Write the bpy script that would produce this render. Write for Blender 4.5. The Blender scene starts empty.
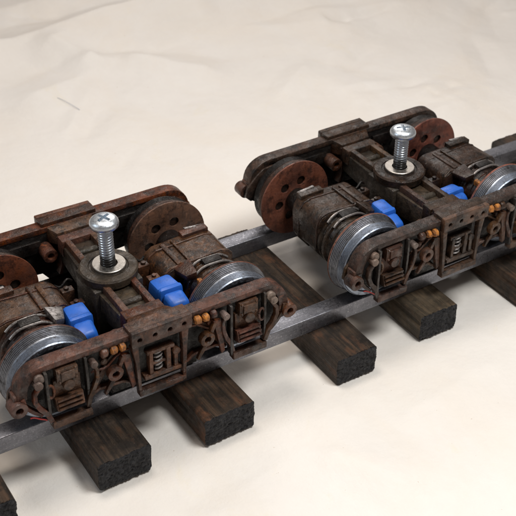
import bpy, bmesh, math, random
from mathutils import Vector, Matrix, noise

# ------------------------------------------------------------------ camera, world, lamps, exposure
# one Blender unit is one centimetre
sc = bpy.context.scene
sc.unit_settings.system = 'METRIC'
sc.unit_settings.scale_length = 0.01
COL = sc.collection

cam_data = bpy.data.cameras.new('camera')
cam = bpy.data.objects.new('camera', cam_data)
COL.objects.link(cam)
cam_r = Vector((0.84757724, -0.53050993, 0.0131166))
cam_u = Vector((0.29677675, 0.4943506, 0.81703185))
cam_f = Vector((0.43992771, 0.6886049, -0.57644332))
cam_p = Vector((-7.42610772, -17.44214536, 16.29049211))
M4 = Matrix((cam_r, cam_u, -cam_f)).transposed().to_4x4()
M4.translation = cam_p
cam.matrix_world = M4
cam_data.sensor_width = 36.0
cam_data.lens = 36.0 * 1101.5229 / 516.0
cam_data.clip_start = 0.1
cam_data.clip_end = 500.0
cam_data.dof.use_dof = True
cam_data.dof.focus_distance = 23.0
cam_data.dof.aperture_fstop = 0.75
sc.camera = cam

world = bpy.data.worlds.new('World')
sc.world = world
world.use_nodes = True
bg = world.node_tree.nodes['Background']
bg.inputs['Color'].default_value = (1.0, 0.89, 0.82, 1)
bg.inputs['Strength'].default_value = 0.21


def area(name, loc, target, sx, sy, power, color):
    d = bpy.data.lights.new(name, 'AREA')
    d.shape = 'RECTANGLE'
    d.size, d.size_y = sx, sy
    d.energy = power
    d.color = color
    o = bpy.data.objects.new(name, d)
    COL.objects.link(o)
    o.location = loc
    o.rotation_euler = (Vector(target) - Vector(loc)).to_track_quat('-Z', 'Y').to_euler()
    return o


area('ceiling_lamp', (0.0, 4.0, 30.0), (3.5, -3.0, 0.0), 8.0, 8.0, 3500.0, (1.0, 0.91, 0.82))
area('back_window', (24.0, 31.0, 27.0), (3.0, 0.0, 1.0), 16.0, 10.0, 3400.0, (1.0, 0.95, 0.91))
area('left_window', (-32.0, 8.0, 26.0), (2.0, 0.0, 1.0), 12.0, 14.0, 2200.0, (0.80, 0.90, 1.0))
area('room_lamp', (8.0, -10.0, 25.0), (5.0, -6.0, 0.0), 7.0, 7.0, 4900.0, (0.985, 0.99, 0.975))

sc.view_settings.view_transform = 'Standard'
sc.view_settings.look = 'None'
sc.view_settings.exposure = 0.0
sc.view_settings.gamma = 1.0
sc.render.engine = 'CYCLES'
sc.cycles.use_denoising = True
sc.cycles.max_bounces = 6
sc.cycles.diffuse_bounces = 3
sc.cycles.glossy_bounces = 3
sc.cycles.caustics_reflective = False
sc.cycles.caustics_refractive = False

random.seed(7)

# ------------------------------------------------------------------ materials


class NT:
    def __init__(self, name):
        self.m = bpy.data.materials.new(name)
        self.m.use_nodes = True
        self.t = self.m.node_tree
        self.b = self.t.nodes['Principled BSDF']
        self.tc = self.t.nodes.new('ShaderNodeTexCoord')
        self.oi = self.t.nodes.new('ShaderNodeObjectInfo')
        # object coordinates shifted by a random number for each object
        sh = self.t.nodes.new('ShaderNodeVectorMath')
        sh.operation = 'MULTIPLY_ADD'
        cmb = self.t.nodes.new('ShaderNodeCombineXYZ')
        for k in range(3):
            self.t.links.new(self.oi.outputs['Random'], cmb.inputs[k])
        self.t.links.new(cmb.outputs[0], sh.inputs[0])
        sh.inputs[1].default_value = (37.0, 19.0, 53.0)
        self.t.links.new(self.tc.outputs['Object'], sh.inputs[2])
        self.co = sh.outputs[0]

    def link(self, a, b):
        self.t.links.new(a, b)

    def scaled(self, s):
        n = self.t.nodes.new('ShaderNodeMapping')
        n.inputs['Scale'].default_value = s if isinstance(s, tuple) else (s, s, s)
        self.link(self.co, n.inputs[0])
        return n.outputs[0]

    def noise(self, s, detail=6, rough=.6, vec=None, dist=0.0):
        n = self.t.nodes.new('ShaderNodeTexNoise')
        n.inputs['Detail'].default_value = detail
        n.inputs['Roughness'].default_value = rough
        n.inputs['Distortion'].default_value = dist
        if isinstance(s, tuple):
            self.link(self.scaled(s), n.inputs['Vector'])
            n.inputs['Scale'].default_value = 1.0
        else:
            self.link(self.co, n.inputs['Vector'])
            n.inputs['Scale'].default_value = s
        return n.outputs['Fac']

    def ramp(self, fac, stops):
        n = self.t.nodes.new('ShaderNodeValToRGB')
        el = n.color_ramp.elements
        while len(el) < len(stops):
            el.new(0.5)
        for e, (p, c) in zip(el, stops):
            e.position = p
            e.color = (c, c, c, 1) if not isinstance(c, tuple) else (*c, 1)
        self.link(fac, n.inputs[0])
        return n.outputs[0]

    def mix(self, fac, a, b, mode='MIX'):
        n = self.t.nodes.new('ShaderNodeMix')
        n.data_type = 'RGBA'
        n.blend_type = mode
        for sock, v in ((n.inputs[0], fac), (n.inputs[6], a), (n.inputs[7], b)):
            if isinstance(v, (int, float)):
                sock.default_value = v
            elif isinstance(v, tuple):
                sock.default_value = (*v, 1)
            else:
                self.link(v, sock)
        return n.outputs[2]

    def bump(self, h, strength, dist):
        n = self.t.nodes.new('ShaderNodeBump')
        n.inputs['Strength'].default_value = strength
        n.inputs['Distance'].default_value = dist
        self.link(h, n.inputs['Height'])
        prev = self.b.inputs['Normal']
        if prev.is_linked:
            self.link(prev.links[0].from_socket, n.inputs['Normal'])
        self.link(n.outputs[0], prev)

    def set(self, key, v):
        s = self.b.inputs[key]
        if isinstance(v, (int, float)):
            s.default_value = v
        elif isinstance(v, tuple):
            s.default_value = (*v, 1)
        else:
            self.link(v, s)


def rusty(name, main, dark, rust, dust, shine=.45, rust_amt=.55, bump=.35):
    n = NT(name)
    rnd_ = n.oi.outputs['Random']
    c = n.mix(n.ramp(n.noise(2.0, 5, .65), [(.38, 0.), (.60, 1.)]), dark, main)
    c = n.mix(n.ramp(n.noise(5.5, 5, .7, dist=.6), [(rust_amt, 0.), (rust_amt + .14, 1.)]), c, rust)
    # run-off streaks, longer than wide
    c = n.mix(n.ramp(n.noise((9, 9, 1.6), 4, .65), [(.55, 0.), (.70, .75)]), c, tuple(x * .6 for x in dark))
    c = n.mix(n.ramp(n.noise(15, 4, .7), [(.61, 0.), (.74, .6)]), c, dust)
    c = n.mix(n.ramp(n.noise(4.2, 5, .72), [(.52, 0.), (.62, .9)]), c, tuple(x * .45 for x in dark))
    # dry-brushed wear along the raised edges
    geo = n.t.nodes.new('ShaderNodeNewGeometry')
    e = n.ramp(geo.outputs['Pointiness'], [(.53, 0.), (.64, 1.)])
    e = n.mix(1.0, e, n.ramp(n.noise(7, 5, .7), [(.42, 0.), (.62, .7)]), 'MULTIPLY')
    c = n.mix(e, c, tuple(min(1, (x * .75 + y * .45)) for x, y in zip(rust, dust)))
    # every casting took the paint a little differently
    hsv = n.t.nodes.new('ShaderNodeHueSaturation')
    for key, lo, hi, seed in (('Value', .54, 1.14, 1.0), ('Saturation', .90, 1.20, 7.3), ('Hue', .488, .512, 3.9)):
        ml = n.t.nodes.new('ShaderNodeMath')
        ml.operation = 'MULTIPLY'
        n.link(rnd_, ml.inputs[0])
        ml.inputs[1].default_value = seed * 17.13
        fr = n.t.nodes.new('ShaderNodeMath')
        fr.operation = 'FRACT'
        n.link(ml.outputs[0], fr.inputs[0])
        mr = n.t.nodes.new('ShaderNodeMapRange')
        mr.inputs['To Min'].default_value = lo
        mr.inputs['To Max'].default_value = hi
        n.link(fr.outputs[0], mr.inputs['Value'])
        n.link(mr.outputs[0], hsv.inputs[key])
    n.link(c, hsv.inputs['Color'])
    n.set('Base Color', hsv.outputs[0])
    n.set('Roughness', n.ramp(n.noise(6, 5, .7), [(.34, shine), (.62, shine + .38)]))
    n.set('Specular IOR Level', .34)
    n.bump(n.noise(26, 4, .7), bump, .03)
    n.bump(n.noise(9, 3, .6), bump * 1.1, .06)
    # patchy oil film that gives small wet glints
    n.set('Coat Weight', n.ramp(n.noise(4.5, 4, .65), [(.46, 0.), (.62, .55)]))
    n.set('Coat Roughness', .16)
    n.link(n.b.inputs['Normal'].links[0].from_socket, n.b.inputs['Coat Normal'])
    return n.m


def steel(name, col, rough, grime, amt=.55, metallic=1.0, scale=7):
    n = NT(name)
    g = n.ramp(n.noise(scale, 8, .7), [(amt, 0.), (amt + .16, 1.)])
    n.set('Base Color', n.mix(g, col, grime))
    n.set('Metallic', n.ramp(g, [(0., metallic), (1., .25)]))
    n.set('Roughness', n.ramp(n.noise(scale * 2.5, 6, .7), [(.3, rough), (.7, rough + .28)]))
    n.bump(n.noise(40, 6, .7), .22, .012)
    return n.m


M = {}
M['frame_red'] = rusty('weathered_red_brown_paint', (.095, .037, .020), (.021, .011, .008), (.180, .063, .026), (.16, .090, .055), .26, .56)
M['frame_dark'] = rusty('weathered_dark_brown_paint', (.054, .029, .018), (.011, .008, .006), (.120, .050, .025), (.12, .075, .050), .24, .60)
M['detail_red'] = rusty('rusty_detail_paint', (.112, .048, .030), (.023, .012, .009), (.190, .072, .033), (.20, .120, .080), .24, .56)
M['detail_dark'] = rusty('rusty_detail_paint_dark', (.090, .046, .030), (.018, .011, .009), (.160, .070, .036), (.18, .115, .080), .24, .57)
M['black'] = rusty('oily_black_and_shade', (.008, .006, .005), (.004, .003, .003), (.020, .010, .007), (.032, .022, .016), .24, .62)  # oily black parts, and painted-in shade for recesses and gaps
M['motor'] = rusty('oily_brown_housing', (.080, .034, .018), (.016, .009, .007), (.150, .054, .022), (.12, .068, .042), .15, .55, .3)
M['motor_dark'] = rusty('oily_dark_housing', (.032, .018, .011), (.008, .006, .005), (.085, .036, .018), (.08, .052, .036), .14, .60, .3)
M['disc'] = rusty('rust_brown_wheel_disc', (.235, .078, .036), (.130, .045, .023), (.290, .098, .042), (.10, .045, .028), .38, .55, .2)
M['disc_red'] = rusty('dull_brown_wheel_disc', (.175, .062, .031), (.098, .037, .021), (.225, .078, .036), (.13, .062, .038), .38, .55, .2)
M['plate'] = rusty('greasy_olive_brown_plate', (.024, .016, .010), (.009, .006, .005), (.042, .023, .013), (.05, .034, .022), .28, .58, .3)
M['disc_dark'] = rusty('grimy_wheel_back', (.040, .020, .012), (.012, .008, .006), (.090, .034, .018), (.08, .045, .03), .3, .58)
M['strap'] = rusty('worn_black_strap', (.026, .022, .020), (.010, .009, .009), (.070, .040, .028), (.16, .14, .12), .24, .58)
M['disc'] = rusty('rust_brown_wheel_disc', (.215, .078, .042), (.120, .046, .028), (.260, .098, .050), (.10, .05, .035), .40, .55, .2)
M['disc_red'] = rusty('dull_brown_wheel_disc', (.160, .064, .038), (.090, .039, .026), (.210, .080, .044), (.13, .07, .048), .40, .55, .2)
M['plate'] = rusty('greasy_olive_brown_plate', (.050, .037, .025), (.022, .017, .012), (.070, .045, .028), (.09, .07, .05), .34, .58, .3)
M['tread'] = steel('turned_steel_flange', (.30, .31, .34), .22, (.030, .024, .022), .50, 1.0, 4)
M['face'] = steel('bright_steel_face', (.30, .34, .41), .26, (.060, .058, .064), .52, 1.0, 9)
M['zinc'] = steel('zinc_plated_screw', (.70, .76, .82), .20, (.30, .33, .36), .66, 1.0, 12)
n = NT('greased_screw_thread')
sep = n.t.nodes.new('ShaderNodeSeparateXYZ')
n.link(n.tc.outputs['Object'], sep.inputs[0])
ad = n.t.nodes.new('ShaderNodeMath')
ad.operation = 'MULTIPLY_ADD'
n.link(n.noise(7, 4, .7), ad.inputs[0])
ad.inputs[1].default_value = .55
n.link(sep.outputs[2], ad.inputs[2])
gr = n.ramp(ad.outputs[0], [(.44, 1.), (.66, 0.)])
n.set('Base Color', n.mix(gr, (.52, .57, .63), (.022, .021, .02)))
n.set('Metallic', n.ramp(gr, [(0., 1.), (1., .3)]))
n.set('Roughness', .26)
M['thread'] = n.m
M['washer'] = steel('dull_steel_washer', (.50, .47, .43), .26, (.20, .16, .13), .56, 1.0, 7)
M['glint'] = steel('scuffed_bare_metal', (.34, .32, .31), .26, (.035, .026, .022), .47, .9, 13)
n = NT('dark_steel_bar')
g = n.ramp(n.noise(24, 4, .7), [(.60, 0.), (.72, 1.)])
l_ = n.ramp(n.noise((.9, 16, 16), 5, .7), [(.52, 0.), (.72, .8)])
c = n.mix(n.ramp(n.noise(3.2, 6, .7), [(.40, 0.), (.62, 1.)]), (.165, .168, .190), (.215, .218, .245))
c = n.mix(l_, c, (.30, .30, .33))
c = n.mix(g, c, (.62, .62, .64))
c = n.mix(n.ramp(n.noise(9, 5, .7), [(.63, 0.), (.72, .6)]), c, (.06, .05, .046))
geo = n.t.nodes.new('ShaderNodeNewGeometry')
e = n.mix(1.0, n.ramp(geo.outputs['Pointiness'], [(.52, 0.), (.60, 1.)]), n.ramp(n.noise(6, 5, .7), [(.40, .1), (.60, .9)]), 'MULTIPLY')
n.set('Base Color', n.mix(e, c, (.60, .60, .62)))
n.set('Metallic', .85)
n.set('Roughness', n.ramp(n.noise(18, 5, .7), [(.35, .24), (.65, .52)]))
n.bump(n.noise(40, 5, .7), .25, .015)
M['rail'] = n.m
M['bolt'] = rusty('chalky_bolt', (.20, .15, .125), (.08, .05, .04), (.18, .09, .06), (.5, .44, .40), .22, .6)

n = NT('blue_plastic')
n.set('Base Color', n.mix(n.ramp(n.noise(4, 6, .7), [(.50, 0.), (.72, .8)]), (.017, .115, .50), (.011, .052, .22)))
n.set('Roughness', .42)
n.bump(n.noise(18, 5, .6), .15, .02)
M['blue'] = n.m

n = NT('orange_rust_paint')
n.set('Base Color', n.mix(n.ramp(n.noise(9, 6, .7), [(.38, 0.), (.60, 1.)]), (.52, .19, .022), (.10, .040, .018)))
n.set('Roughness', .6)
n.bump(n.noise(24, 6, .7), .4, .03)
M['orange'] = n.m

n = NT('red_wire_insulation')
n.set('Base Color', (.26, .016, .014))
n.set('Roughness', .4)
M['red'] = n.m

n = NT('blue_grey_fibre')
n.set('Base Color', (.42, .45, .52))
n.set('Roughness', .8)
M['fibre'] = n.m


def wood(name, a, b, c, pale):
    n = NT(name)
    g = n.noise((11, .5, 11), 6, .6, dist=.15)
    col = n.mix(n.ramp(g, [(.36, 0.), (.62, 1.)]), a, b)
    col = n.mix(n.ramp(n.noise((3.0, .9, 3.0), 6, .7), [(.54, 0.), (.68, .7)]), col, c)
    col = n.mix(n.ramp(n.noise((34, 1.2, 34), 4, .6), [(.58, 0.), (.70, .22)]), col, pale)
    col = n.mix(n.ramp(n.noise((16, .40, 16), 5, .6), [(.645, 0.), (.675, .9)]), col, (.004, .003, .003))
    col = n.mix(n.ramp(n.noise(2.2, 6, .7), [(.46, 0.), (.62, .85)]), col, a)
    col = n.mix(n.ramp(n.noise(30, 3, .6), [(.68, 0.), (.74, .7)]), col, pale)
    n.set('Base Color', col)
    n.set('Roughness', n.ramp(n.noise(9, 5, .6), [(.3, .40), (.7, .75)]))
    n.set('Specular IOR Level', .32)
    n.bump(n.noise((30, .7, 30), 6, .65), .7, .05)
    n.bump(n.noise(30, 5, .7), .3, .03)
    return n.m


M['wood_a'] = wood('stained_tie_wood_brown', (.020, .015, .011), (.082, .049, .030), (.165, .066, .031), (.18, .135, .10))
M['wood_b'] = wood('stained_tie_wood_olive', (.040, .031, .021), (.125, .090, .056), (.150, .088, .048), (.22, .18, .135))
M['wood_c'] = wood('stained_tie_wood_black', (.014, .011, .009), (.060, .040, .027), (.125, .056, .028), (.17, .13, .10))

M['wood_d'] = wood('stained_tie_wood_dark_brown', (.014, .011, .009), (.062, .040, .026), (.130, .057, .029), (.17, .125, .09))
n = NT('charred_end_grain')
cc = n.mix(n.ramp(n.noise(9, 6, .75), [(.45, 0.), (.7, 1.)]), (.006, .006, .008), (.030, .031, .036))
n.set('Base Color', n.mix(n.ramp(n.noise(21, 3, .6), [(.70, 0.), (.75, 1.)]), cc, (.20, .20, .21)))
n.set('Roughness', n.ramp(n.noise(20, 4, .6), [(.35, .30), (.65, .75)]))
n.bump(n.noise(24, 8, .8), .8, .06)
M['char'] = n.m

n = NT('cream_paper')
c = n.mix(n.ramp(n.noise(.22, 5, .6), [(.35, 0.), (.7, 1.)]), (.805, .765, .715), (.818, .785, .745))
c = n.mix(n.ramp(n.noise((.30, .22, 1), 5, .65, dist=.8), [(.46, 0.), (.68, .6)]), c, (.800, .735, .655))
c = n.mix(n.ramp(n.noise((.9, .5, 1), 7, .72, dist=.8), [(.60, 0.), (.76, .6)]), c, (.800, .735, .600))
c = n.mix(n.ramp(n.noise((2.2, 1.3, 1), 5, .7, dist=1.2), [(.69, 0.), (.76, .5)]), c, (.80, .70, .46))
c = n.mix(n.ramp(n.noise(2.6, 5, .75), [(.30, .0), (.70, .22)]), c, (.70, .655, .615))
c = n.mix(n.ramp(n.noise(13, 2, .5), [(.765, 0.), (.80, .6)]), c, (.48, .36, .26))
n.set('Base Color', c)
n.set('Roughness', .62)
n.set('Specular IOR Level', .25)
n.bump(n.noise(1.2, 6, .65), .4, .12)
n.bump(n.noise(9, 6, .65), .12, .02)
M['paper'] = n.m

# ------------------------------------------------------------------ mesh helpers


class MB:
    def __init__(self):
        self.bm = bmesh.new()

    def _faces(self, vs, fs):
        v = [self.bm.verts.new(p) for p in vs]
        for f in fs:
            try:
                self.bm.faces.new([v[i] for i in f])
            except ValueError:
                pass
        return v

    def box(self, x0, x1, y0, y1, z0, z1, rot=None, piv=None):
        vs = [(x, y, z) for x in (x0, x1) for y in (y0, y1) for z in (z0, z1)]
        if rot is not None:
            pv = Vector(piv) if piv else Vector(((x0 + x1) / 2, (y0 + y1) / 2, (z0 + z1) / 2))
            vs = [pv + rot @ (Vector(q) - pv) for q in vs]
        self._faces(vs, [(0, 1, 3, 2), (4, 6, 7, 5), (0, 4, 5, 1), (2, 3, 7, 6), (0, 2, 6, 4), (1, 5, 7, 3)])
        return self

    def hexa(self, top, bot):
        """a block from four top corners and four bottom corners, both in the same turning order"""
        self._faces(list(top) + list(bot), [(0, 1, 2, 3), (7, 6, 5, 4), (0, 4, 5, 1), (1, 5, 6, 2), (2, 6, 7, 3), (3, 7, 4, 0)])
        return self

    def prism(self, poly, y0, y1, holes=()):
        """XZ outline extruded along Y, with optional round holes (x, z, r)"""
        bm = self.bm
        loops = [list(poly)]
        for hx, hz, hr in holes:
            loops.append([(hx + hr * math.cos(k * math.tau / 16), hz + hr * math.sin(k * math.tau / 16)) for k in range(16)])
        rings0, rings1, edges = [], [], []
        for lp in loops:
            a = [bm.verts.new((x, y0, z)) for x, z in lp]
            b = [bm.verts.new((x, y1, z)) for x, z in lp]
            rings0.append(a)
            rings1.append(b)
            for i in range(len(lp)):
                j = (i + 1) % len(lp)
                bm.faces.new((a[i], a[j], b[j], b[i]))
        if not holes:
            bm.faces.new(rings0[0])
            bm.faces.new(rings1[0][::-1])
        else:
            for rg in (rings0, rings1):
                es = []
                for r in rg:
                    for i in range(len(r)):
                        es.append(bm.edges.get((r[i], r[(i + 1) % len(r)])))
                bmesh.ops.triangle_fill(bm, use_beauty=True, use_dissolve=False, edges=es)
        return self

    def band(self, path, w, y0, y1):
        """a flat bar of width w following an XZ path"""
        P = [Vector(p) for p in path]
        L, R = [], []
        for i, p in enumerate(P):
            t = (P[min(i + 1, len(P) - 1)] - P[max(i - 1, 0)]).normalized()
            nrm = Vector((-t.y, t.x))
            ww = w[i] if isinstance(w, (list, tuple)) else w
            L.append(p + nrm * ww / 2)
            R.append(p - nrm * ww / 2)
        a = [self.bm.verts.new((q.x, y0, q.y)) for q in L]
        b = [self.bm.verts.new((q.x, y0, q.y)) for q in R]
        c = [self.bm.verts.new((q.x, y1, q.y)) for q in L]
        d = [self.bm.verts.new((q.x, y1, q.y)) for q in R]
        f = self.bm.faces.new
        for i in range(len(P) - 1):
            f((a[i], a[i + 1], b[i + 1], b[i]))
            f((c[i], d[i], d[i + 1], c[i + 1]))
            f((a[i], c[i], c[i + 1], a[i + 1]))
            f((b[i], b[i + 1], d[i + 1], d[i]))
        f((a[0], b[0], d[0], c[0]))
        f((a[-1], c[-1], d[-1], b[-1]))
        return self

    def lathe(self, prof, org, axis, n=32):
        """profile of (along, radius) turned about an axis through org"""
        ax = Vector(axis).normalized()
        e1 = ax.orthogonal().normalized()
        e2 = ax.cross(e1)
        org = Vector(org)
        rings = []
        for a, r in prof:
            if r < 1e-6:
                rings.append([self.bm.verts.new(org + ax * a)])
            else:
                rings.append([self.bm.verts.new(org + ax * a + (e1 * math.cos(k * math.tau / n) + e2 * math.sin(k * math.tau / n)) * r) for k in range(n)])
        for A, B in zip(rings, rings[1:]):
            for k in range(n):
                j = (k + 1) % n
                if len(A) == 1 and len(B) == 1:
                    continue
                if len(A) == 1:
                    self.bm.faces.new((A[0], B[j], B[k]))
                elif len(B) == 1:
                    self.bm.faces.new((A[k], A[j], B[0]))
                else:
                    self.bm.faces.new((A[k], A[j], B[j], B[k]))
        return self

    def cyl(self, p0, p1, r, n=20, r2=None):
        p0, p1 = Vector(p0), Vector(p1)
        L = (p1 - p0).length
        return self.lathe([(0, 0), (0, r), (L, r if r2 is None else r2), (L, 0)], p0, p1 - p0, n)

    def ring(self, p0, p1, ro, ri, n=24):
        p0, p1 = Vector(p0), Vector(p1)
        L = (p1 - p0).length
        return self.lathe([(0, ri), (0, ro), (L, ro), (L, ri), (0, ri)], p0, p1 - p0, n)

    def tube(self, pts, r, n=8):
        P = [Vector(p) for p in pts]
        rings = []
        up = Vector((0.13, 0.2, 1))
        for i, p in enumerate(P):
            t = (P[min(i + 1, len(P) - 1)] - P[max(i - 1, 0)]).normalized()
            e1 = t.cross(up).normalized()
            e2 = t.cross(e1)
            rings.append([self.bm.verts.new(p + (e1 * math.cos(k * math.tau / n) + e2 * math.sin(k * math.tau / n)) * r) for k in range(n)])
        for A, B in zip(rings, rings[1:]):
            for k in range(n):
                self.bm.faces.new((A[k], A[(k + 1) % n], B[(k + 1) % n], B[k]))
        self.bm.faces.new(rings[0])
        self.bm.faces.new(rings[-1][::-1])
        return self

    count = 0

    def build(self, name, mat, parent=None, bevel=0.0, sharp=27, wobble=0.0):
        bm = self.bm
        MB.count += 1
        woff = Vector((MB.count * 1.7, MB.count * .9, MB.count * 2.3))
        bmesh.ops.remove_doubles(bm, verts=bm.verts, dist=1e-5)
        bmesh.ops.recalc_face_normals(bm, faces=bm.faces)
        if bevel:
            es = [e for e in bm.edges if len(e.link_faces) == 2 and e.calc_face_angle(0) > math.radians(38)]
            bmesh.ops.bevel(bm, geom=es, offset=bevel, offset_type='OFFSET', segments=2, profile=.5, affect='EDGES', clamp_overlap=True)
        if wobble:
            for v in bm.verts:
                v.co += noise.noise_vector(v.co * 2.3 + woff) * wobble
        me = bpy.data.meshes.new(name)
        bm.to_mesh(me)
        bm.free()
        for p in me.polygons:
            p.use_smooth = True
        me.set_sharp_from_angle(angle=math.radians(sharp))
        me.materials.append(mat)
        o = bpy.data.objects.new(name, me)
        COL.objects.link(o)
        o.parent = parent
        return o


def tag(o, label=None, cat=None, group=None, kind=None):
    for k, v in (('label', label), ('category', cat), ('group', group), ('kind', kind)):
        if v:
            o[k] = v
    return o


def empty(name, loc, rz=0.0):
    o = bpy.data.objects.new(name, None)
    COL.objects.link(o)
    o.location = loc
    o.rotation_euler = (0, 0, rz)
    o.empty_display_size = .3
    return o


def copy_tree(o, parent, loc=None, rz=None):
    c = o.copy()
    COL.objects.link(c)
    c.parent = parent
    if loc is not None:
        c.location = loc
    if rz is not None:
        c.rotation_euler = (0, 0, rz)
    for ch in list(o.children):
        copy_tree(ch, c)
    return c


def arc(cx, cz, r, a0, a1, n=8):
    return [(cx + r * math.cos(math.radians(a0 + (a1 - a0) * k / n)), cz + r * math.sin(math.radians(a0 + (a1 - a0) * k / n))) for k in range(n + 1)]


# ------------------------------------------------------------------ the paper the track lies on
CREASES = []
rc = random.Random(11)
CREASES.append((3.7, 16.75, 30.0, 15.8, .60, 1.0))      # the long fold at the back
CREASES.append((6.3, 14.0, 5.2, 16.2, .22, .6))
CREASES.append((7.0, 14.2, 9.6, 11.8, .20, .7))
CREASES.append((-1.0, 15.6, 3.6, 16.7, .26, .7))
CREASES.append((10.0, 15.6, 15.5, 12.4, .18, 1.0))
CREASES.append((14.0, 14.2, 20.0, 12.6, .16, 1.1))
CREASES.append((3.5, 20.2, 13.0, 19.8, .22, 1.3))
CREASES.append((3.0, 12.9, 6.4, 13.7, .16, .7))
CREASES.append((2.6, -3.8, 4.4, -3.2, .09, .35))
CREASES.append((2.4, -4.4, 3.3, -6.2, .07, .35))
CREASES.append((4.5, -4.6, 7.8, -4.1, .07, .5))
CREASES.append((-1.6, -4.2, 1.0, -5.4, .07, .4))
CREASES.append((0.4, -4.6, 2.2, -4.2, .05, .3))
for _ in range(14):
    x, y, a = rc.uniform(-4, 9), rc.uniform(-8, -3.6), rc.uniform(0, math.pi)
    L = rc.uniform(.6, 2.2)
    CREASES.append((x, y, x + L * math.cos(a), y + L * math.sin(a), rc.uniform(-.06, .06), rc.uniform(.2, .5)))
for _ in range(34):
    x, y, a = rc.uniform(-1, 22), rc.uniform(3.5, 20), rc.uniform(-.5, 1.2)
    L = rc.uniform(.8, 3.0)
    CREASES.append((x, y, x + L * math.cos(a), y + L * math.sin(a), rc.uniform(-.07, .07), rc.uniform(.15, .32)))
for _ in range(22):
    x, y, a = rc.uniform(0, 22), rc.uniform(4.5, 20), rc.uniform(0, math.pi)
    L = rc.uniform(1, 3.5)
    CREASES.append((x, y, x + L * math.cos(a), y + L * math.sin(a), rc.uniform(-.10, .10), rc.uniform(.3, .7)))


def paper_h(x, y):
    h = 0.12 * noise.noise(Vector((x * .16, y * .16, 3.1))) + .03 * noise.noise(Vector((x * .5, y * .5, 8.7)))
    h += .05 * abs(noise.noise(Vector((x * .42 + 5, y * .34, 1.7))))
    for x0, y0, x1, y1, a, w in CREASES:
        dx, dy = x1 - x0, y1 - y0
        L2 = dx * dx + dy * dy
        t = ((x - x0) * dx + (y - y0) * dy) / L2
        if t < -.15 or t > 1.15:
            continue
        d = abs((x - x0) * dy - (y - y0) * dx) / math.sqrt(L2)
        if d > w * 2:
            continue
        e = min(1, max(0, (t + .15) / .3)) * min(1, max(0, (1.15 - t) / .3))
        h += a * e * max(0.0, 1 - d / (w * 2)) ** 1.15
    near = max(0.0, min(1.0, (abs(y) - 3.2) / 1.6))
    return h * (near * 1.5 + .1) - .012 * (1 - near) - .02


xs, ys = [], []
v = -30.0
while v < 46:
    xs.append(v)
    v += .1 if -6 < v < 24 else .8
v = -24.0
while v < 44:
    ys.append(v)
    v += .1 if -9 < v < 23 else .8
vs = [(x, y, paper_h(x, y)) for y in ys for x in xs]
nx = len(xs)
fs = [(j * nx + i, j * nx + i + 1, (j + 1) * nx + i + 1, (j + 1) * nx + i) for j in range(len(ys) - 1) for i in range(nx - 1)]
me = bpy.data.meshes.new('paper_ground')
me.from_pydata(vs, [], fs)
me.update()
for pl in me.polygons:
    pl.use_smooth = True
me.materials.append(M['paper'])
ground = bpy.data.objects.new('paper_ground', me)
COL.objects.link(ground)
tag(ground, 'creased cream paper sheet spread under the model track', None, None, 'structure')

# ------------------------------------------------------------------ ties
TIE_TOP = 0.693
RAIL_TOP = 1.097


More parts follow.
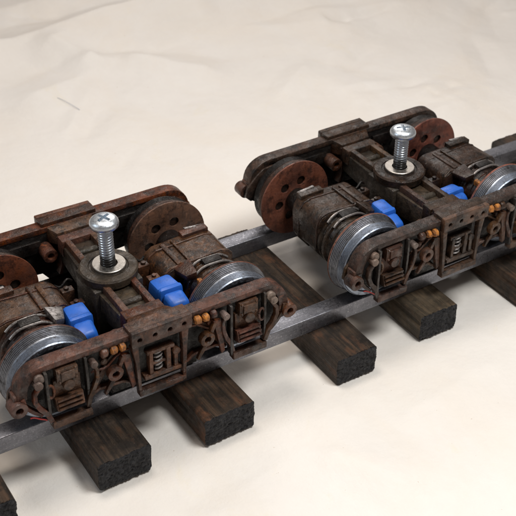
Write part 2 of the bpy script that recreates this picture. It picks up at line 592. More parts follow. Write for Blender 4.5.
def make_tie(name, x0, x1, y0, y1, rz, mat, seed, label):
    nx_, nz_ = 36, 24
    ny_ = 64
    w, L = x1 - x0, y1 - y0
    bm = bmesh.new()
    vd = {}
    rnd = random.Random(seed)
    off = Vector((seed * 3.7, seed * 1.3, seed * 7.1))

    def V(i, j, k):
        key = (i, j, k)
        if key in vd:
            return vd[key]
        a, b, c = i / nx_ * 2 - 1, j / ny_, k / nz_ * 2 - 1
        # bunch the rings near both ends
        yy = (b - .09 * math.sin(math.tau * b)) * L - L / 2
        ex, ez = a * w / 2, c * TIE_TOP / 2
        # rounded long edges
        r = .075
        qx, qz = max(0, abs(ex) - (w / 2 - r)), max(0, abs(ez) - (TIE_TOP / 2 - r))
        if qx > 0 and qz > 0:
            d = math.hypot(qx, qz)
            if d > r:
                ex = math.copysign(w / 2 - r + qx / d * r, ex)
                ez = math.copysign(TIE_TOP / 2 - r + qz / d * r, ez)
        p = Vector((ex, yy, ez))
        side = noise.noise(Vector((ex * 6, yy * .5, ez * 6)) + off) * .012 + noise.noise(Vector((ex * 1.4, yy * .7, ez * 1.4)) + off) * .014
        grain = -max(0.0, noise.noise(Vector((ex * 5.5, yy * .25, ez * 5.5)) + off * 2) - .28) * .11
        under_rail = 1.45 < abs(yy + (y0 + y1) / 2) < 1.89
        if abs(c) == 1 or abs(a) == 1:
            nrm = Vector((a if abs(a) == 1 else 0, 0, c if abs(c) == 1 else 0)).normalized()
            amt = side + grain
            if c == 1 and under_rail:
                amt = min(amt, -.004)
            if c == 1:
                amt = min(amt, .004)
            if c == -1:
                amt = 0
            p += nrm * amt
        if j in (0, ny_):
            q = noise.noise(p * 5 + off) * .022 + noise.noise(p * 16 + off) * .018 + rnd.uniform(-.015, .015)
            edge = max(abs(a), abs(c))
            q -= .035 * max(0, (edge - .86) / .14) ** 2
            p.y += (-1 if j == 0 else 1) * q
        if j in (1, ny_ - 1) and c != -1:
            p.x += noise.noise(p * 7 + off) * .010
            p.z += min(.005, noise.noise(p * 7 - off) * .010)
        vd[key] = bm.verts.new(p)
        return vd[key]

    def quad(a, b, c, d, m):
        f = bm.faces.new((a, b, c, d))
        f.material_index = m
        f.smooth = m == 0

    for i in range(nx_):
        for j in range(ny_):
            quad(V(i, j, nz_), V(i + 1, j, nz_), V(i + 1, j + 1, nz_), V(i, j + 1, nz_), 0)
            quad(V(i, j, 0), V(i, j + 1, 0), V(i + 1, j + 1, 0), V(i + 1, j, 0), 0)
    for k in range(nz_):
        for j in range(ny_):
            quad(V(0, j, k), V(0, j, k + 1), V(0, j + 1, k + 1), V(0, j + 1, k), 0)
            quad(V(nx_, j, k), V(nx_, j + 1, k), V(nx_, j + 1, k + 1), V(nx_, j, k + 1), 0)
    for i in range(nx_):
        for k in range(nz_):
            quad(V(i, 0, k), V(i + 1, 0, k), V(i + 1, 0, k + 1), V(i, 0, k + 1), 1)
            quad(V(i, ny_, k), V(i, ny_, k + 1), V(i + 1, ny_, k + 1), V(i + 1, ny_, k), 1)
    bmesh.ops.recalc_face_normals(bm, faces=bm.faces)
    m_ = bpy.data.meshes.new(name)
    bm.to_mesh(m_)
    bm.free()
    m_.materials.append(mat)
    m_.materials.append(M['char'])
    o = bpy.data.objects.new(name, m_)
    COL.objects.link(o)
    o.location = ((x0 + x1) / 2, (y0 + y1) / 2, TIE_TOP / 2)
    o.rotation_euler = (0, 0, rz)
    tag(o, label, 'railway tie', 'wooden ties under the rails')
    return o


make_tie('railway_tie', -4.66, -3.54, -3.10, 2.45, .0, M['wood_a'], 1, 'dark wooden tie cut off by the lower left corner of the photo')
make_tie('railway_tie', -1.93, -0.77, -3.16, 2.40, .015, M['wood_c'], 2, 'near-black wooden tie under the left wheels of the left bogie')
make_tie('railway_tie', 0.44, 1.64, -3.16, 2.45, .02, M['wood_a'], 3, 'rust-streaked wooden tie below the centre of the left bogie, right half')
make_tie('railway_tie', 3.90, 4.96, -3.04, 2.46, .0, M['wood_d'], 4, 'wooden tie with a long crack, in the gap between the two bogies')
make_tie('railway_tie', 6.42, 7.50, -2.78, 2.45, .0, M['wood_b'], 5, 'olive brown wooden tie with jagged black end, under the right bogie')
make_tie('railway_tie', 9.30, 10.42, -3.00, 2.50, .0, M['wood_a'], 6, 'wooden tie running out of the right edge of the photo')
make_tie('railway_tie', 13.45, 14.6, -3.00, 2.72, .0, M['wood_c'], 8, 'dark tie end poking out behind the far rail at the right edge')

# ------------------------------------------------------------------ rails


def make_rail(y0, y1, label, seed):
    bm = bmesh.new()
    r = .022
    sec = []
    for cx, cz, a0 in ((y0 + r, TIE_TOP + r, 180), (y1 - r, TIE_TOP + r, 270), (y1 - r, RAIL_TOP - r, 0), (y0 + r, RAIL_TOP - r, 90)):
        for a in (0, 30, 60, 90):
            t = math.radians(a0 + a)
            sec.append((cx + r * math.cos(t), cz + r * math.sin(t)))
    X = [-12 + .25 * k for k in range(141)]
    rings = []
    for x in X:
        rg = []
        for (y, z) in sec:
            d = noise.noise_vector(Vector((x * .6 + seed, y * 2, z * 2))) * .005
            rg.append(bm.verts.new((x, y + d.y, z + d.z)))
        rings.append(rg)
    for A, B in zip(rings, rings[1:]):
        for k in range(len(sec)):
            j = (k + 1) % len(sec)
            bm.faces.new((A[k], A[j], B[j], B[k]))
    bm.faces.new(rings[0])
    bm.faces.new(rings[-1][::-1])
    bmesh.ops.recalc_face_normals(bm, faces=bm.faces)
    m_ = bpy.data.meshes.new('rail')
    bm.to_mesh(m_)
    bm.free()
    for p in m_.polygons:
        p.use_smooth = True
    m_.set_sharp_from_angle(angle=math.radians(40))
    m_.materials.append(M['rail'])
    o = bpy.data.objects.new('rail', m_)
    COL.objects.link(o)
    tag(o, label, 'rail', 'pair of steel bar rails')
    return o


make_rail(-1.869, -1.465, 'square grey steel bar rail on the near side, in front of the bogies', 1.0)
make_rail(1.465, 1.869, 'square grey steel bar rail on the far side, mostly hidden by the bogies', 9.0)

# ------------------------------------------------------------------ bogies
AX_X, AX_Z = 2.07, 2.0
TREAD_R = AX_Z - RAIL_TOP - .002


def side_frame(root, fm, dm, seed):
    """near side frame, outer face to -Y; the far one is this turned half round"""
    YO, YI = -2.30, -1.98
    m = MB()
    # top beam with rounded shoulders that come down to the ear rings
    def shoulder(x0, x1, z0, z1, n=9, e=2.3):
        return [(x1 - (x1 - x0) * (1 - math.cos(t)) ** 0 * 0 - (x1 - x0) + (x1 - x0) * max(0, math.cos(t)) ** (2 / e), z0 + (z1 - z0) * max(0, math.sin(t)) ** (2 / e)) for t in [math.pi / 2 * k / n for k in range(n + 1)]]
    so = shoulder(2.38, 3.00, 2.20, 2.86)
    si = shoulder(2.28, 2.79, 2.20, 2.725)
    right_o, right_i = so[::-1], si
    left_o, left_i = [(-x, z) for x, z in so], [(-x, z) for x, z in si[::-1]]
    m.prism(left_o + right_o + right_i + left_i, YO, YI)
    # lower tie bar at the back
    f = m.build('side_frame', fm, root, .022, wobble=.008)
    # recessed web, coloured black for the shade behind the hanging parts
    m = MB()
    m.prism([(-3.02, 2.20), (-3.10, 1.98), (-2.85, 1.80), (-2.52, 1.60), (-1.50, 1.56), (-1.34, 1.70), (-.75, 1.66), (-.60, 1.46), (.60, 1.46), (.75, 1.66), (1.34, 1.70), (1.50, 1.56), (2.52, 1.60), (2.85, 1.80), (3.10, 1.98), (3.02, 2.20), (2.90, 2.55), (2.5, 2.74), (2.36, 2.78), (-2.36, 2.78), (-2.5, 2.74), (-2.90, 2.55)], -2.12, -2.01)
    m.build('web', M['black'], f, .02, wobble=.008)

    # middle platform and its front plate with four holes
    m = MB()
    m.prism([(-.64, 2.60), (.64, 2.60), (.66, 2.64), (.66, 2.93), (.64, 2.95), (-.64, 2.95), (-.66, 2.93), (-.66, 2.64)], -2.43, -2.31,
            [(-.485, 2.755, .052), (-.162, 2.755, .052), (.162, 2.755, .052), (.485, 2.755, .052)])
    m.build('hole_plate', dm, f, .012, wobble=.016)
    m = MB()
    m.hexa([(-.655, -2.308, 2.945), (.655, -2.308, 2.945), (.655, -2.02, 2.945), (-.655, -2.02, 2.945)],
           [(-.655, -2.308, 2.78), (.655, -2.308, 2.78), (.655, -2.02, 2.78), (-.655, -2.02, 2.78)])
    m.build('platform', fm, f, .02, wobble=.006)
    m = MB()
    m.hexa([(-.56, -2.02, 2.86), (.56, -2.02, 2.86), (.42, -1.72, 2.80), (-.42, -1.72, 2.80)],
           [(-.56, -2.02, 2.45), (.56, -2.02, 2.45), (.42, -1.72, 2.50), (-.42, -1.72, 2.50)])
    m.build('ledge', fm, f, .025, wobble=.008)

    # middle stirrup and spring nest
    m = MB()
    m.band([(-.60, 2.62), (-.56, 2.2), (-.53, 1.45)], [.14, .09, .07], -2.42, -2.27)
    m.band([(.50, 2.62), (.49, 2.2), (.46, 1.45)], [.16, .10, .07], -2.42, -2.27)
    m.box(-.565, .495, -2.44, -2.27, 1.33, 1.46)
    m.build('stirrup', dm, f, .016, wobble=.016)
    m = MB()
    m.box(-.40, .42, -2.38, -2.14, 1.64, 1.73)
    m.box(-.28, -.20, -2.36, -2.2, 1.73, 2.26).box(.10, .20, -2.36, -2.2, 1.73, 2.28).box(-.20, .10, -2.33, -2.2, 1.92, 1.99)
    m.box(-.32, .30, -2.34, -2.18, 2.22, 2.30)
    m.cyl((.33, -2.36, 2.10), (.33, -2.2, 2.10), .085, 14)
    m.box(.27, .35, -2.36, -2.26, 1.73, 2.08)
    m.build('spring_nest', dm, f, .012, wobble=.016)
    m = MB()
    m.box(-.46, .44, -2.2, -2.10, 1.5, 2.55)
    m.build('bolster_end', M['black'], f, .02)
    for x in (-.055,):
        m = MB()
        pts = [(x + .085 * math.cos(t * .6), -2.27 + .06 * math.sin(t * .6), 1.735 + t * .0095) for t in range(52)]
        m.tube(pts, .022, 6)
        m.build('spring', M['glint'], f)

    for s in (-1, 1):
        m = MB()
        m.band([(s * .72, 2.62), (s * 1.05, 2.34), (s * 1.40, 1.80)], [.10, .13, .12], -2.20, -2.10)
        m.build('truss_bar', fm, f, .015, wobble=.012)
        m = MB()
        m.band([(s * .62, 1.58), (s * .80, 1.70), (s * 1.32, 1.73), (s * 1.56, 1.60)], .07, -2.22, -2.10)
        m.build('lower_flange', dm, f, .012, wobble=.012)
        m = MB()
        m.lathe([(0, 0), (0, .05), (.02, .075), (.10, .075), (.12, .05), (.12, 0)], (s * 1.18, -2.14, 2.38), (0, -1, 0), 12)
        m.build('rivet_boss', dm, f, wobble=.012)
        m = MB()
        m.tube([(s * (.66 + .09 * k), -2.25 - .015 * math.sin(k * 1.3), 2.50 - .035 * k + .05 * math.sin(k * .9)) for k in range(10)], .024, 7)
        m.build('brake_pipe', dm, f)
    rnd = random.Random(seed)
    for s in (-1, 1):
        c = s * 2.0
        # pedestal stirrup: thin black straps and a rusty bottom bar
        m = MB()
        m.band([(c - .42, 2.74), (c - .42, 1.56), (c - .40, 1.46)], .06, -2.40, -2.24)
        m.build('strap', M['strap'], f, .010)
        m = MB()
        m.band([(c + .40, 2.74), (c + .41, 2.2), (c + .40, 1.46)], .055, -2.36, -2.22)
        m.build('strap', M['strap'], f, .010)
        m = MB()
        m.box(c - .40, c + .43, -2.42, -2.24, 1.34, 1.50)
        m.build('bottom_bar', dm, f, .02, wobble=.016)
        # journal box: upper cap, ribbed lower block
        m = MB()
        m.box(c - .20, c + .24, -2.34, -2.12, 2.34, 2.66)
        m.box(c - .12, c + .16, -2.38, -2.30, 2.40, 2.60)
        m.box(c - .26, c + .30, -2.26, -2.08, 1.98, 2.38)
        m.cyl((c + .02, -2.40, 2.27), (c + .02, -2.2, 2.27), .12, 16)
        for rx_, rz_ in ((-.15, 2.62), (.19, 2.62), (-.15, 2.38), (.19, 2.38)):
            m.lathe([(0, .035), (.02, .032), (.032, .018), (.034, 0)], (c + rx_, -2.34, rz_), (0, -1, 0), 8)
        m.build('journal_box', dm, f, .016, wobble=.012)
        m = MB()
        R = Matrix.Rotation(math.radians(-16), 3, 'X')
        m.box(c - .27, c + .29, -2.40, -2.16, 1.70, 1.98, R)
        for k in range(3):
            z = 1.73 + k * .095
            m.box(c - .25, c + .27, -2.46, -2.36, z, z + .045, R, (c, -2.28, 1.84))
        m.build('ribbed_cap', dm, f, .012, wobble=.016)
        m = MB()
        m.box(c - .36, c + .36, -2.16, -2.10, 1.5, 2.7)
        m.build('guide_plate', M['black'], f, .015)
        # oval shackle beside the box
        m = MB()
        pth = [(c + s * .34 + .07 * math.cos(t), 2.22 + .15 * math.sin(t)) for t in [k * math.tau / 14 for k in range(15)]]
        m.tube([(x, -2.33, z) for x, z in pth], .028, 8)
        m.build('shackle', dm, f, wobble=.015)
        # bolt with the curved brake hanger that swings out under it
        bx = s * 2.58
        m = MB()
        m.cyl((bx, -2.44, 2.52), (bx, -2.22, 2.52), .085, 14)
        m.cyl((bx - s * .04, -2.38, 2.62), (bx - s * .04, -2.2, 2.62), .10, 14)
        m.build('bolt', M['bolt'], f, .012, wobble=.016)
        m = MB()
        m.band([(bx - s * .02, 2.46), (bx + s * .09, 2.30), (bx + s * .10, 2.12), (bx + s * .02, 1.92), (bx - s * .10, 1.76), (bx - s * .18, 1.52)], [.07, .08, .09, .10, .11, .10], -2.40, -2.28)
        m.band([(s * 2.90, 2.26), (s * 2.86, 2.04), (s * 2.72, 1.86), (s * 2.56, 1.70)], [.09, .08, .08, .07], -2.34, -2.20)
        m.build('brake_hanger', dm, f, .014, wobble=.016)
        # ear ring on the end of the frame
        m = MB()
        m.ring((s * 3.0, -2.40, 2.07), (s * 3.0, -2.10, 2.07), .172, .075)
        m.box(s * 2.92 - .13, s * 2.92 + .09, -2.29, -2.04, 2.06, 2.34)
        m.build('ear_ring', dm, f, .018, wobble=.016)
        # ring link with its strut between pedestal and middle
        rx = s * 1.02
        m = MB()
        m.ring((rx, -2.40, 2.11), (rx, -2.26, 2.11), .165, .075)
        m.band([(rx - .03, 1.96), (rx - .12, 1.82), (rx - .22, 1.66)], [.10, .09, .06], -2.36, -2.28)
        m.band([(rx + .10, 2.22), (rx + .20, 2.44)], .09, -2.36, -2.26)
        m.build('ring_link', dm, f, .012, wobble=.016)
        m = MB()
        m.prism([(rx + .16, 2.50), (rx + .34, 2.46), (rx + .42, 1.64), (rx + .34, 1.58)], -2.36, -2.26)
        m.build('strut', dm, f, .014, wobble=.016)
        # orange painted adjuster and the brown link that carries on from it
        m = MB()
        for q in ((.74, .90), (.93, 1.08)):
            L = q[1] - q[0]
            m.lathe([(0, 0), (.0, .05), (.03, .085), (L - .03, .092), (L, .05), (L, 0)], (s * q[0], -2.32, 2.665), (s, 0, 0), 16)
        m.build('adjuster', M['orange'], f, wobble=.05)
        m = MB()
        m.lathe([(0, 0), (.0, .06), (.03, .095), (.13, .10), (.16, .05), (.16, 0)], (s * 1.12, -2.30, 2.655), (s, 0, 0), 14)
        m.build('linkage', dm, f, .012, wobble=.016)
        # inner bolt and the hanger that mirrors the outer one
        ix = s * 1.45
        m = MB()
        m.cyl((ix, -2.43, 2.54), (ix, -2.22, 2.54), .075, 14)
        m.build('bolt', M['bolt'], f, .012, wobble=.016)
        m = MB()
        m.band([(ix, 2.50), (ix - s * .06, 2.36), (ix - s * .05, 2.16), (ix + s * .02, 1.96), (ix + s * .12, 1.78), (ix + s * .18, 1.54)], [.06, .07, .08, .09, .10, .08], -2.39, -2.29)
        m.build('brake_hanger', dm, f, .014, wobble=.016)
        if s < 0:
            # thin red wire under the ear
            m = MB()
            m.tube([(s * (2.82 - .04 * k), -2.40 + .015 * math.sin(k), 1.82 - .026 * k + .03 * math.sin(k * .4)) for k in range(9)], .014, 6)
            m.build('wire', M['red'], f)
    # inner face: two stub tubes and their hoops, seen on the far frame
    for s in (-1, 1):
        m = MB()
        m.ring((s * .66, -1.98, 2.36), (s * .66, -1.58, 2.36), .165, .075)
        m.band([(s * .40, 2.72), (s * .34, 2.45), (s * .34, 1.95), (s * .42, 1.70)], .09, -1.98, -1.72)
        m.build('stub_tube', dm, f, .012)
    for s in (-1, 1):
        MB().box(s * 1.52 - .78, s * 1.52 + .78, -2.012, -1.92, 2.30, 2.60).build('inner_shade_strip', M['black'], f, .02)  # black strip painted in for the shadow under the beam
        # gusset that fills the end of the frame between beam and ear
        m = MB()
        m.prism([(s * 2.30, 2.70), (s * 2.62, 2.68), (s * 2.80, 2.55), (s * 3.06, 2.28), (s * 3.12, 2.02), (s * 2.96, 1.86), (s * 2.70, 2.00), (s * 2.60, 2.40)], -2.02, -1.93)
        m.build('gusset', fm, f, .03, wobble=.01)
    return f


def wheel(root, sx, sy, disc_mat, seed):
    ax = (0, sy, 0)
    c = (sx * AX_X, 0, AX_Z)
    m = MB()
    T = TREAD_R
    # stacked flange ridges, then the polished tread
    prof = [(1.40, .30), (1.40, .86), (1.387, .90)]
    y, r = 1.387, .978
    for k in range(6):
        d_ = (.034, .040, .030, .038, .032, .036)[k]
        prof += [(y, r - .006), (y + .005, r), (y + d_ * .5, r), (y + d_ * .62, r - .006), (y + d_ * .66, r - .024), (y + d_ * .94, r - .026)]
        y += d_
        r -= .012
    prof += [(y + .002, T + .012), (y + .02, T + .002), (y + .02, .40), (1.83, .40), (1.83, 0)]
    m.lathe(prof, c, ax, 80)
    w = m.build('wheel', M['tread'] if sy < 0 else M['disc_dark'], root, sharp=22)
    m = MB()
    tr = [(y + .021, .70), (y + .021, T)]
    q_ = y + .03
    while q_ < 1.79:
        tr += [(q_, T - .002), (q_ + .014, T - .002), (q_ + .017, T - .010), (q_ + .022, T - .010)]
        q_ += .025
    m.lathe(tr + [(1.80, T - .012), (1.825, T - .03), (1.835, T - .06), (1.835, T - .12), (1.80, T - .14), (1.80, .41)], c, ax, 80)
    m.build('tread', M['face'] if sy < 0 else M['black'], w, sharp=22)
    # inner disc with six round holes
    bm_d = MB()
    out = [(.985 * math.cos(k * math.tau / 72), .985 * math.sin(k * math.tau / 72)) for k in range(72)]
    a0 = random.Random(seed).uniform(0, 60)
    hol = [(.47 * math.cos(math.radians(a0 + 60 * k)), .47 * math.sin(math.radians(a0 + 60 * k)), .118) for k in range(6)]
    bm_d.prism(out, 1.340, 1.386, hol)
    d = bm_d.build('wheel_disc', disc_mat, w, .012)
    # moved to its place
    d.location = c
    if sy < 0:
        d.rotation_euler = (0, 0, math.pi)
    MB().cyl((c[0], sy * 1.30, AX_Z), (c[0], sy * 1.345, AX_Z), .22, 24).build('hub', disc_mat, w, .02)
    return w


def gearbox(root, s, mat, seed, variant):
    """housing round one axle: square block at the far side, round sleeve with clamps towards the near wheel"""
    m = MB()
    xi, xo = s * .98, s * 2.72
    prof = [(s * 1.00, 2.28), (s * 1.08, 2.52), (s * 1.24, 2.62), (s * 2.42, 2.67), (s * 2.60, 2.62), (s * 2.70, 2.50), (s * 2.73, 2.30), (s * 2.72, 1.72), (s * 2.4, 1.35), (s * 1.3, 1.35), (s * 1.0, 1.7)]
    m.prism(prof, -.52, .56)
    g = m.build('gearbox', mat, root, .085, sharp=36, wobble=.035)
    # bands round the housing, brackets and bolts on its inner side
    for yb_, w_ in ((-.45, .06), (.26, .05)):
        cx_, cz_ = s * 1.87, 2.0
        pr_ = [(cx_ + (x - cx_) * 1.014, cz_ + (z - cz_) * 1.022) for x, z in prof]
        m = MB()
        m.prism(pr_, yb_ - w_ / 2, yb_ + w_ / 2)
        m.build('band', mat, g, .012, wobble=.02)
    for yb_ in (-.30, .22):
        m = MB()
        m.box(s * .88 - .14, s * .88 + .14, yb_ - .09, yb_ + .09, 1.9, 2.44)
        m.cyl((s * .90, yb_, 2.44), (s * .90, yb_, 2.50), .06, 8)
        m.build('bracket', mat, g, .02, wobble=.015)
    m = MB()
    m.tube([(s * (.66 + .05 * k), .46 + .02 * math.sin(k), 2.42 + .06 * math.sin(k * .8)) for k in range(9)], .03, 7)
    m.build('lead', M['black'], g)
    # raised lid lines and lugs
    m = MB()
    m.box(s * 1.45 - .06, s * 1.45 + .06, -.44, .40, 2.58, 2.665)
    m.build('lid_rib', mat, g, .02, wobble=.01)
    m = MB()
    m.box(s * 1.68 - .03, s * 1.68 + .03, -.44, .40, 2.60, 2.685)
    m.build('lid_rib', mat, g, .015, wobble=.01)
    m = MB()
    m.box(min(s * 1.95, s * 2.6), max(s * 1.95, s * 2.6), .36, .58, 2.58, 2.73)
    m.build('lid_lug', mat, g, .02, wobble=.01)
    m = MB()
    m.hexa([(s * 2.1, .54, 2.75), (s * 2.56, .52, 2.72), (s * 2.56, .60, 2.72), (s * 2.1, .62, 2.75)],
           [(s * 2.1, .54, 2.68), (s * 2.56, .52, 2.66), (s * 2.56, .60, 2.66), (s * 2.1, .62, 2.68)])
    m.build('lid_edge', M['glint'], g, .012, wobble=.02)
    # sleeve with stepped collars
    MB().cyl((s * AX_X, .5, AX_Z), (s * AX_X, 1.31, AX_Z), .30, 24).build('axle', M['black'], g, .02)
    for sy, L in ((-1, 1.30),):
        m = MB()
        m.lathe([(.50, 0), (.50, .66), (.60, .68), (.62, .63), (.70, .63), (.72, .70), (.80, .70), (.82, .63), (.94, .62), (.96, .585), (1.08, .575), (1.10, .53), (L, .52), (L, 0)], (s * AX_X, 0, AX_Z), (0, sy, 0), 40)
        m.build('sleeve', mat, g, .01, wobble=.012)
    # clamp on top of the sleeve: two bright lips with a slot between
    for k, (y, r, h) in enumerate(((-.58, .70, .05), (-.84, .70, .05))):
        m = MB()
        P = [(s * AX_X + r * math.cos(t), y + .015 * math.sin(t * 7), AX_Z + r * math.sin(t)) for t in [math.radians(48 + 84 * q / 14) for q in range(15)]]
        m.tube(P, .030, 8)
        m.build('clamp_lip', M['glint'], g, wobble=.012)
    m = MB()
    m.hexa([(s * 1.86, -.62, 2.74), (s * 2.28, -.62, 2.73), (s * 2.28, -.80, 2.71), (s * 1.86, -.80, 2.72)],
           [(s * 1.86, -.64, 2.60), (s * 2.30, -.64, 2.60), (s * 2.30, -.82, 2.60), (s * 1.86, -.82, 2.60)])
    m.build('clamp_slot', M['black'], g, .01)
    # wedge shaped tab that points to the middle
    m = MB()
    m.hexa([(s * 1.26, -.46, 2.60), (s * 1.66, -.48, 2.74), (s * 1.60, -.94, 2.70), (s * 1.38, -.86, 2.60)],
           [(s * 1.28, -.46, 2.46), (s * 1.66, -.48, 2.56), (s * 1.60, -.94, 2.52), (s * 1.40, -.86, 2.46)])
    m.build('wedge_tab', M['glint'] if variant == 1 and s < 0 else mat, g, .02, wobble=.015)
    # small copper coloured contact
    m = MB()
    m.box(s * 1.60 - .05, s * 1.60 + .05, -1.22, -.98, 2.42, 2.56)
    m.build('contact', M['orange'], g, .02)
    return g


def blue_block(root, s, x0, x1, ya, yb, zt):
    """rounded blue moulding that lies along the axle gear"""
    c, r = s * (x0 + x1) / 2, (x1 - x0) / 2 + .04
    zc = zt - r
    L = ya - yb
    m = MB()
    ym = ya - L * .55
    m.hexa([(c - r * .80, ya, zt - .01), (c + r * .80, ya, zt - .01), (c + r * .84 + s * .03, ym, zt), (c - r * .84 + s * .03, ym, zt)],
           [(c - r, ya + .02, zc - .3), (c + r, ya + .02, zc - .3), (c + r + s * .03, ym, zc - .3), (c - r + s * .03, ym, zc - .3)])
    m.hexa([(c - r * .86 + s * .03, ym + .10, zt + .025), (c + r * .86 + s * .03, ym + .10, zt + .025), (c + r * .86 + s * .04, ym - .06, zt + .02), (c - r * .86 + s * .04, ym - .06, zt + .02)],
           [(c - r * 1.05 + s * .03, ym + .10, zc - .3), (c + r * 1.05 + s * .03, ym + .10, zc - .3), (c + r * 1.05 + s * .04, ym - .06, zc - .3), (c - r * 1.05 + s * .04, ym - .06, zc - .3)])
    m.hexa([(c - r * .74 + s * .04, ym - .05, zt - .05), (c + r * .74 + s * .04, ym - .05, zt - .05), (c + r * .66 + s * .06, yb, zt - .15), (c - r * .66 + s * .06, yb, zt - .15)],
           [(c - r * .95 + s * .04, ym - .05, zc - .3), (c + r * .95 + s * .04, ym - .05, zc - .3), (c + r * .9 + s * .06, yb - .03, zc - .3), (c - r * .9 + s * .06, yb - .03, zc - .3)])
    return m.build('motor_block', M['blue'], root, .085, sharp=40, wobble=.02)


def bolster(root, mat, pm, seed):
    m = MB()
    m.lathe([(2.64, 0), (2.64, .58), (2.67, .61), (2.83, .625), (2.87, .595), (2.875, .43), (2.855, .41), (2.855, .37), (2.885, .35), (2.885, 0)], (0, 0, 0), (0, 0, 1), 48)
    b = m.build('bolster', pm, root, sharp=35)
    for sy in (-1, 1):
        for x in (-.30, .30):
            m = MB()
            m.box(x - .07, x + .07, min(sy * .40, sy * 1.72), max(sy * .40, sy * 1.72), 2.40, 2.755)
            m.build('arm', mat, b, .02, wobble=.008)
        m = MB()
        m.box(-.44, .44, min(sy * 1.42, sy * 1.70), max(sy * 1.42, sy * 1.70), 2.36, 2.76)
        m.build('cross_beam', mat, b, .02, wobble=.008)
        # solid web between the two ribs
        m = MB()
        t0, t1 = sy * .35, sy * 1.66
        m.hexa([(-.46, t0, 2.60), (.46, t0, 2.60), (.40, t1, 2.60), (-.40, t1, 2.60)], [(-.46, t0, 2.0), (.46, t0, 2.0), (.40, t1, 2.1), (-.40, t1, 2.1)])
        m.build('web', M['plate'], b, .02, wobble=.01)
        m = MB()
        m.cyl((-.22, sy * 1.05, 2.60), (.22, sy * 1.05, 2.60), .085, 16)
        m.build('spacer', M['plate'], b, .01)
    m = MB()
    m.box(-.56, .56, -.50, .50, 1.4, 2.655)
    m.build('king_block', M['plate'], b, .05)
    MB().box(-2.0, 2.0, -1.32, 1.32, 1.24, 1.40).build('shade_pan', M['black'], b, .03)  # added black sheet, stands in for shade in the see-through gaps
    for sy in (-1, 1):
        MB().box(-.98, .98, min(sy * 1.325, sy * 1.99), max(sy * 1.325, sy * 1.99), 1.26, 1.52).build('shade_beam', M['black'], b, .03)  # added black box, stands in for the dark between the wheels
    return b


BLUE = {(1, -1): (.80, 1.30, -.44, -1.38, 2.58), (1, 1): (.62, 1.16, -.50, -1.42, 2.58),
        (2, -1): (.84, 1.22, -.46, -1.40, 2.58), (2, 1): (.62, 1.14, -.72, -1.30, 2.50)}


def make_bogie(x, y, rz, variant, label):
    root = empty('railway_bogie', (x, y, 0), rz)
    tag(root, label, 'bogie', 'model railway bogies on the track')
    if variant == 1:
        fm, dm, mo, di, pm = M['frame_red'], M['detail_red'], M['motor'], M['disc_red'], M['plate']
    else:
        fm, dm, mo, di, pm = M['frame_dark'], M['detail_dark'], M['motor_dark'], M['disc'], M['frame_dark']
    f = side_frame(root, fm, dm, variant)
    copy_tree(f, root, rz=math.pi)
    for sx in (-1, 1):
        for sy in (-1, 1):
            wheel(root, sx, sy, di, variant * 10 + sx * 3 + sy)
        gearbox(root, sx, mo, variant * 5 + sx, variant)
        blue_block(root, sx, *BLUE[(variant, sx)])
    bolster(root, fm, pm, variant)
    return root


X2 = 7.705
make_bogie(0.0, -.0154, -.0059, 1, 'red-brown weathered model bogie on the left, cut by the left edge')
make_bogie(X2, .0154, .0166, 2, 'darker brown model bogie on the right, cut by the right edge')

# ------------------------------------------------------------------ screws and washers


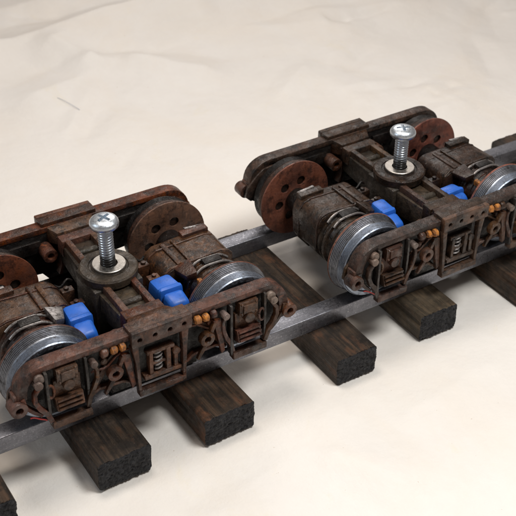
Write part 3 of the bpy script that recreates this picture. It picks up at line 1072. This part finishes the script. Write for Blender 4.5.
def make_screw(x, y, tilt, rise, label):
    root = empty('machine_screw', (x, y, 2.93))
    root.rotation_euler = tilt
    tag(root, label, 'screw', 'zinc pan-head screws')
    # threaded shank: a true helix
    bm = bmesh.new()
    n, pitch, z0, z1, dz = 32, .062, -.40, .86 + rise, .0103
    Z = []
    z = z0
    while z <= z1 + 1e-6:
        Z.append(z)
        z += dz
    rows = []
    for z in Z:
        row = []
        for k in range(n):
            ph = (z / pitch - k / n) % 1.0
            tri = 1 - abs(ph * 2 - 1)
            r = .134 + .028 * min(1, tri * 1.35)
            a = k * math.tau / n
            row.append(bm.verts.new((r * math.cos(a), r * math.sin(a), z)))
        rows.append(row)
    for A, B in zip(rows, rows[1:]):
        for k in range(n):
            bm.faces.new((A[k], A[(k + 1) % n], B[(k + 1) % n], B[k]))
    bm.faces.new(rows[0][::-1])
    bm.faces.new(rows[-1])
    m_ = bpy.data.meshes.new('shank')
    bm.to_mesh(m_)
    bm.free()
    for p in m_.polygons:
        p.use_smooth = True
    m_.materials.append(M['thread'])
    o = bpy.data.objects.new('shank', m_)
    COL.objects.link(o)
    o.parent = root
    # pan head with a cross recess cut into it
    m = MB()
    hb = .84 + rise
    m.lathe([(hb, 0), (hb, .22), (hb + .012, .275), (hb + .04, .300), (hb + .09, .308), (hb + .135, .300), (hb + .175, .275), (hb + .205, .235), (hb + .222, .18), (hb + .23, .10), (hb + .232, 0)], (0, 0, 0), (0, 0, 1), 56)
    head = m.build('head', M['zinc'], root, sharp=50)
    cut = MB()
    zt = hb + .26
    for a in (25, 115):
        R = Matrix.Rotation(math.radians(a), 3, 'Z')
        top = [R @ Vector(q) for q in ((-.185, -.038, zt), (.185, -.038, zt), (.185, .038, zt), (-.185, .038, zt))]
        bot = [R @ Vector(q) for q in ((-.07, -.022, hb + .06), (.07, -.022, hb + .06), (.07, .022, hb + .06), (-.07, .022, hb + .06))]
        if a == 115:
            top = [q + Vector((0, 0, .004)) for q in top]
            bot = [q + Vector((0, 0, .006)) for q in bot]
        cut.hexa(top, bot)
    cut_o = cut.build('cutter', M['zinc'], root)
    md = head.modifiers.new('cut', 'BOOLEAN')
    md.object = cut_o
    md.operation = 'DIFFERENCE'
    md.solver = 'EXACT'
    md.use_self = True
    bpy.context.view_layer.update()
    dg = bpy.context.evaluated_depsgraph_get()
    nm = bpy.data.meshes.new_from_object(head.evaluated_get(dg))
    head.modifiers.clear()
    head.data = nm
    nm.name = 'head'
    for p in nm.polygons:
        p.use_smooth = True
    nm.set_sharp_from_angle(angle=math.radians(35))
    bpy.data.objects.remove(cut_o)
    return root


make_screw(0.0, -.0154, (0.0, -.02, 0), .07, 'zinc screw standing upright in the left bogie')
make_screw(X2, .0154, (0.0, .015, .7), -.03, 'zinc screw standing upright in the right bogie')


def make_washer(x, y, rot, label):
    m = MB()
    m.lathe([(0, .185), (0, .345), (.008, .355), (.042, .355), (.05, .345), (.05, .185), (.042, .178), (.008, .178), (0, .185)], (0, 0, 0), (0, 0, 1), 48)
    o = m.build('washer', M['washer'], None)
    o.location = (x, y, 2.889)
    o.rotation_euler = rot
    tag(o, label, 'washer', 'flat washers under the screws')


make_washer(0.012, -.03, (.01, .012, 0), 'flat steel washer round the screw of the left bogie')
make_washer(X2 - .01, .0, (.012, .008, 0), 'flat steel washer round the screw of the right bogie')

# ------------------------------------------------------------------ a loose fibre on the paper
m = MB()
pts = []
for k in range(13):
    t = k / 12
    x, y = 4.06 + .36 * t + .03 * math.sin(t * 4), 12.5 - .92 * t
    pts.append((x, y, paper_h(x, y) + .02 + .03 * math.sin(t * 3.1)))
m.tube(pts, .007, 6)
tag(m.build('loose_fibre', M['fibre']), 'thin blue-grey fibre lying on the paper behind the left bogie', 'fibre')
